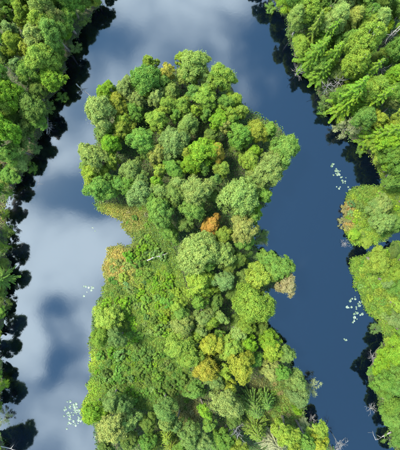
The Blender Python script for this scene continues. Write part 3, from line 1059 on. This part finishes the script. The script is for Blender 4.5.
place_shrubs(MEADOW, 190, 2.2, 6.0, "in the island's shrubby meadow", dens=0.66, seed=3)
place_shrubs(MEADOW_R1, 42, 2.2, 4.2, 'in the right bank meadow above the creek', dens=0.95, colf=marsh_col, seed=4)
place_shrubs(MEADOW_R2, 46, 2.2, 4.2, 'in the right bank marsh below the creek', dens=0.9, colf=marsh_col, seed=5)
place_shrubs(CLEAR1, 12, 1.8, 3.4, 'in the lower right clearing of the island', dens=1.2, colf=clear_col, seed=6)
place_shrubs(CLEAR2, 6, 1.8, 3.0, 'in the brown gap below the golden crown', dens=1.3, colf=clear_col, seed=7)
place_shrubs(NOTCH, 9, 2.0, 3.4, 'on the sedge bank above the notch', dens=1.1, colf=marsh_col, seed=8)

for (size, word, near), lst in SHRUB_LABELS.items():
    base = 'low %s %s shrub %s' % (size, word, near)
    if len(lst) == 1:
        lst[0][2]['label'] = base
        continue
    du = max(q[0] for q in lst) - min(q[0] for q in lst)
    dv = max(q[1] for q in lst) - min(q[1] for q in lst)
    k_, nm_ = (0, 'from the left') if du > dv else (1, 'from the top')
    lst.sort(key=lambda q: q[k_])
    for i, q in enumerate(lst):
        q[2]['label'] = '%s, %s %s' % (base, ORD[i] if i < 12 else 'last', nm_)

# ------------------------------------------------------------------ sedge, grass and undergrowth (stuff)
SEDGE = [  # photo-u, photo-v, radius, colour
    (118, 265, 15, (0.26, 0.185, 0.045)), (112, 258, 9, (0.24, 0.20, 0.035)), (128, 278, 10, (0.20, 0.19, 0.032)), (136, 252, 8, (0.13, 0.15, 0.03)),
    (130, 218, 14, (0.15, 0.14, 0.03)), (112, 212, 9, (0.18, 0.18, 0.028)), (90, 390, 9, (0.16, 0.24, 0.015)), (92, 360, 8, (0.19, 0.26, 0.02)),
    (88, 412, 9, (0.17, 0.26, 0.01)), (165, 300, 26, (0.115, 0.175, 0.017)), (150, 350, 30, (0.085, 0.138, 0.018)), (135, 300, 24, (0.105, 0.155, 0.02)),
    (190, 408, 14, (0.10, 0.085, 0.03)), (258, 386, 12, (0.07, 0.075, 0.025)), (282, 404, 18, (0.10, 0.14, 0.022)),
    (370, 205, 28, (0.088, 0.138, 0.018)), (348, 208, 6, (0.34, 0.16, 0.06)), (347, 223, 6, (0.32, 0.16, 0.06)), (360, 238, 14, (0.14, 0.22, 0.02)),
    (362, 270, 16, (0.088, 0.148, 0.016)), (378, 300, 24, (0.092, 0.145, 0.016)), (392, 190, 14, (0.12, 0.18, 0.016)), (372, 158, 10, (0.15, 0.18, 0.03)),
    (5, 166, 10, (0.24, 0.15, 0.05)), (3, 214, 8, (0.2, 0.2, 0.03)),
]
SZ = np.array([s[:3] for s in SEDGE], float)
SC = np.array([s[3] for s in SEDGE])


def stuff(name, label, n, region, length, width, basecol, lean, leafy, seed):
    rs = np.random.RandomState(seed)
    P = np.array(region, float)
    uv = np.column_stack([rs.uniform(P[:, 0].min(), P[:, 0].max(), n), rs.uniform(P[:, 1].min(), P[:, 1].max(), n)])
    uv = uv[sdf_poly(P, uv) > 0]
    k = H / F
    xy = np.column_stack([(uv[:, 0] - CU) * k, -(uv[:, 1] - CV) * k])
    d = land_at(xy)
    keep = d > rs.uniform(-0.55, 0.25, len(d))
    xy, uv, d = xy[keep], uv[keep], d[keep]
    z = np.maximum(height(xy, d), 0.0)
    m = len(xy)
    w = np.exp(-(((uv[:, None, :] - SZ[None, :, :2]) ** 2).sum(2)) / (SZ[None, :, 2] ** 2) * 1.4)
    ws = w.sum(1, keepdims=True)
    colr = (w @ SC + 0.25 * np.array(basecol)) / (ws + 0.25)
    colr = colr * rs.uniform(0.65, 1.35, (m, 1)) * np.column_stack([rs.uniform(0.85, 1.2, m), np.ones(m), rs.uniform(0.8, 1.2, m)])
    a = rs.uniform(0, 2 * PI, m)
    el = rs.uniform(*lean, m)
    L = length * rs.uniform(0.6, 1.4, m)
    dirv = np.column_stack([np.cos(a) * np.cos(el), np.sin(a) * np.cos(el), np.sin(el)])
    sidev = np.column_stack([-np.sin(a), np.cos(a), np.zeros(m)])
    base = np.column_stack([xy, z + (rs.uniform(0.0, leafy, m) if leafy else -0.02)])
    W = width * rs.uniform(0.6, 1.4, m)
    co = np.empty((m, 4, 3))
    co[:, 0] = base - sidev * W[:, None] * 0.4
    co[:, 1] = base + sidev * W[:, None] * 0.4
    mid = base + dirv * L[:, None] * 0.6
    co[:, 2] = mid + sidev * W[:, None] * 0.5
    tip = base + dirv * L[:, None] - np.array([0, 0, 1]) * (L * 0.12)[:, None]
    co[:, 3] = tip - sidev * W[:, None] * 0.1
    tint = np.repeat(np.column_stack([colr, np.ones(m)]), 4, axis=0)
    o = link(name, mesh_np(name, co.reshape(-1, 3), np.arange(m * 4), 4, M_GRASS, attr=tint))
    o['kind'] = 'stuff'
    o['label'] = label
    o['category'] = 'grass'
    return o


ISL_IN = [(90, 452), (82, 415), (88, 340), (95, 300), (102, 240), (90, 200), (90, 150), (96, 105), (150, 66), (195, 62), (240, 100), (290, 130), (280, 180),
          (255, 230), (285, 262), (265, 300), (300, 380), (340, 460), (340, 470), (90, 470)]
stuff('meadow_grass', "tangled yellow-green sedge and grass of the island's meadow", 130000, [(84, 450), (80, 410), (86, 340), (94, 300), (102, 244), (92, 204), (150, 204), (175, 250), (190, 300), (180, 345), (195, 380), (200, 430), (160, 410), (100, 402)],
      0.30, 0.10, (0.085, 0.135, 0.018), (0.1, 1.0), 0.25, 21)
stuff('clearing_grass', 'olive grass of the clearing near the lower right shore', 22000, [(250, 380), (284, 372), (306, 425), (270, 425)],
      0.32, 0.07, (0.10, 0.12, 0.025), (0.3, 1.2), 0.0, 22)
stuff('marsh_grass', "yellow-green sedge of the right bank's marsh around the creek", 85000, [(340, 186), (380, 184), (372, 150), (395, 150), (412, 186), (412, 340), (385, 340), (348, 292), (345, 250), (338, 215)],
      0.32, 0.10, (0.08, 0.138, 0.017), (0.1, 1.0), 0.25, 23)
stuff('island_undergrowth', 'dark ferny undergrowth beneath the trees of the island', 120000, ISL_IN, 0.28, 0.15, (0.055, 0.098, 0.022), (0.0, 0.7), 0.35, 24)
stuff('left_undergrowth', 'dark ferny undergrowth beneath the trees of the left bank', 55000, [(-30, -30), (125, -30), (105, 20), (55, 110), (20, 190), (14, 280), (6, 470), (-30, 470)],
      0.28, 0.13, (0.055, 0.098, 0.022), (0.0, 0.7), 0.35, 25)
stuff('right_undergrowth', 'dark ferny undergrowth beneath the trees of the right bank', 60000, [(240, -30), (430, -30), (430, 190), (380, 190), (290, 60)],
      0.28, 0.13, (0.055, 0.098, 0.022), (0.0, 0.7), 0.35, 26)
stuff('lower_right_undergrowth', "green undergrowth beneath the lower right bank's trees", 24000, [(430, 330), (384, 330), (368, 380), (395, 470), (430, 470)],
      0.28, 0.13, (0.05, 0.09, 0.018), (0.0, 0.7), 0.35, 27)

# ------------------------------------------------------------------ fallen logs
def log(name, label, u0, v0, u1, v1, r, z0=0.04, z1=0.04, stubs=5, seed=0, group='fallen pale logs'):
    rr = random.Random(seed)
    x0, y0 = at(u0, v0, z0); x1, y1 = at(u1, v1, z1)
    a, b = Vector((0, 0, 0)), Vector((x1 - x0, y1 - y0, z1 - z0))
    tb = Tubes(8)
    d = b.normalized()
    side = d.cross(Vector((0, 0, 1))).normalized()
    n = 7
    path = [a.lerp(b, i / n) + side * rr.uniform(-0.08, 0.08) for i in range(n + 1)]
    tb.tube(path, [r * (1 - 0.75 * i / n) for i in range(n + 1)])
    root = link(name, None)
    root.location = (x0, y0, z0)
    root['label'] = label; root['category'] = 'log'; root['group'] = group
    link('trunk', tb.mesh('trunk', M_DEAD), root)
    for k in range(stubs):
        t = rr.uniform(0.3, 0.95)
        p0 = a.lerp(b, t)
        sgn = rr.choice((-1, 1))
        dd = (d * rr.uniform(0.3, 0.9) + side * sgn + Vector((0, 0, rr.uniform(-0.05, 0.35)))).normalized()
        l = rr.uniform(0.5, 1.5) * (1.1 - 0.5 * t)
        tb = Tubes(5)
        tb.tube([p0, p0 + dd * l * 0.6, p0 + dd * l + side * sgn * 0.1], [r * 0.35, r * 0.22, 0.008])
        link('branch', tb.mesh('branch', M_DEAD), root)


log('fallen_log', 'pale fallen log reaching from the left bank into open water', 76, 84, 93, 98, 0.13, 0.15, 0.05, 4, 1)
log('fallen_log', 'pale log lying across the meadow below the notch', 147, 260, 168, 253, 0.13, 1.3, 1.7, 4, 2)
log('fallen_log', 'broken pale log with forked branch in the lower right water', 391, 432, 376, 440, 0.15, 0.25, 0.03, 3, 3)
log('drift_branch', 'thin bent branch floating at the end of the broken log', 376, 440, 372, 431, 0.06, 0.03, 0.05, 1, 4)
log('fallen_log', 'grey log leaning between crowns at the upper left bank', 20, 27, 28, 40, 0.12, 4.5, 1.5, 3, 5)
log('fallen_log', 'pale log in the bottom left corner of the lake', 1, 446, 18, 451, 0.13, 0.2, 0.1, 2, 6)
log('drift_branch', 'faint thin branch floating off the left bank', 36, 188, 41, 176, 0.035, 0.02, 0.02, 3, 7)
log('drift_branch', 'faint submerged twig near the thin left shore', 16, 239, 24, 244, 0.03, 0.02, 0.02, 2, 8)
log('fallen_log', 'grey trunk slanting among the dark trees of the left bank', 4, 62, 9, 71, 0.1, 4.0, 2.0, 2, 9)
log('fallen_log', 'thin white trunk at the shore of the middle left bank', 47, 134, 48, 117, 0.09, 0.3, 1.6, 5, 10)
log('drift_branch', 'grey branch poking into the water at the bottom of the right channel', 336, 450, 350, 440, 0.06, 0.1, 0.3, 5, 11)

# ------------------------------------------------------------------ water lilies
def pad_mesh():
    v, f = [(0, 0, 0.012)], []
    n = 16
    a0 = 0.22
    for i in range(n + 1):
        a = a0 + (2 * PI - 2 * a0) * i / n
        rr = 1 + 0.05 * math.sin(3 * a)
        v.append((0.72 * rr * math.cos(a), 0.72 * rr * math.sin(a), 0.012))
    for i in range(n + 1):
        a = a0 + (2 * PI - 2 * a0) * i / n
        rr = 1 + 0.05 * math.sin(3 * a)
        v.append((rr * math.cos(a), rr * math.sin(a), 0.035))
    for i in range(n):
        f.append((0, 1 + i, 2 + i))
        f.append((1 + i, n + 2 + i, n + 3 + i, 2 + i))
    me = bpy.data.meshes.new('lily_pad')
    me.from_pydata(v, [], f)
    me.materials.append(M_PAD)
    return me


PAD = pad_mesh()


def lilies(label, spots, n, spread, r, seed):
    rr = random.Random(seed)
    cu = sum(s[0] for s in spots) / len(spots); cv = sum(s[1] for s in spots) / len(spots)
    x0, y0 = at(cu, cv)
    root = link('water_lily_patch', None)
    root.location = (x0, y0, 0.004)
    root['label'] = label; root['category'] = 'water lilies'; root['group'] = 'patches of floating water lilies'
    done = []
    k = 0
    for _ in range(2500):
        if len(done) >= n:
            break
        if k < len(spots):
            u, v = spots[k]
            k += 1
        else:
            u, v = rr.choice(spots)
            u += rr.gauss(0, spread); v += rr.gauss(0, spread)
        s = 0.8 * r * rr.uniform(0.5, 1.35)
        if any(math.hypot(u - a, v - b) < 0.7 * (s + c) for a, b, c in done):
            continue
        done.append((u, v, s))
        x, y = at(u, v)
        o = link('lily_pad', PAD, root)
        o.location = (x - x0, y - y0, 0.003 * (len(done) % 5))
        o.rotation_euler = (rr.uniform(-.05, .05), rr.uniform(-.05, .05), rr.uniform(0, 2 * PI))
        o.scale = (s * H / F,) * 3
        o.scale[2] = 1.0


lilies('scattered pale lily pads off the upper right bank above the meadow', [(334, 164), (336, 169), (340, 171), (337, 175), (342, 177), (343, 182), (340, 187), (348, 187)], 26, 1.6, 1.25, 1)
lilies('cluster of pale lily pads off the right bank marsh', [(347, 307), (350, 301), (355, 299), (356, 307), (357, 313), (354, 319), (360, 315), (360, 303)], 26, 1.8, 1.35, 2)
lilies('tiny pair of lily pads alone in the right channel', [(344, 339), (346, 340)], 3, 0.6, 1.3, 3)
lilies('few white lily pads left of the island meadow', [(84, 286), (89, 286), (92, 288), (87, 292), (84, 296)], 12, 1.2, 1.1, 4)
lilies('dense round patch of white lily pads by the bright green bush', [(66, 409), (70, 406), (74, 406), (64, 416), (70, 413), (76, 412), (79, 418), (71, 419), (68, 424), (75, 423), (79, 410)], 48, 2.0, 1.3, 5)
lilies('small white lily pads at the bottom left island shore', [(95, 436), (97, 440)], 6, 1.2, 1.0, 6)
lilies('pair of tiny lily pads in the bay left of the notch', [(93, 228), (95, 231)], 3, 0.6, 0.8, 7)
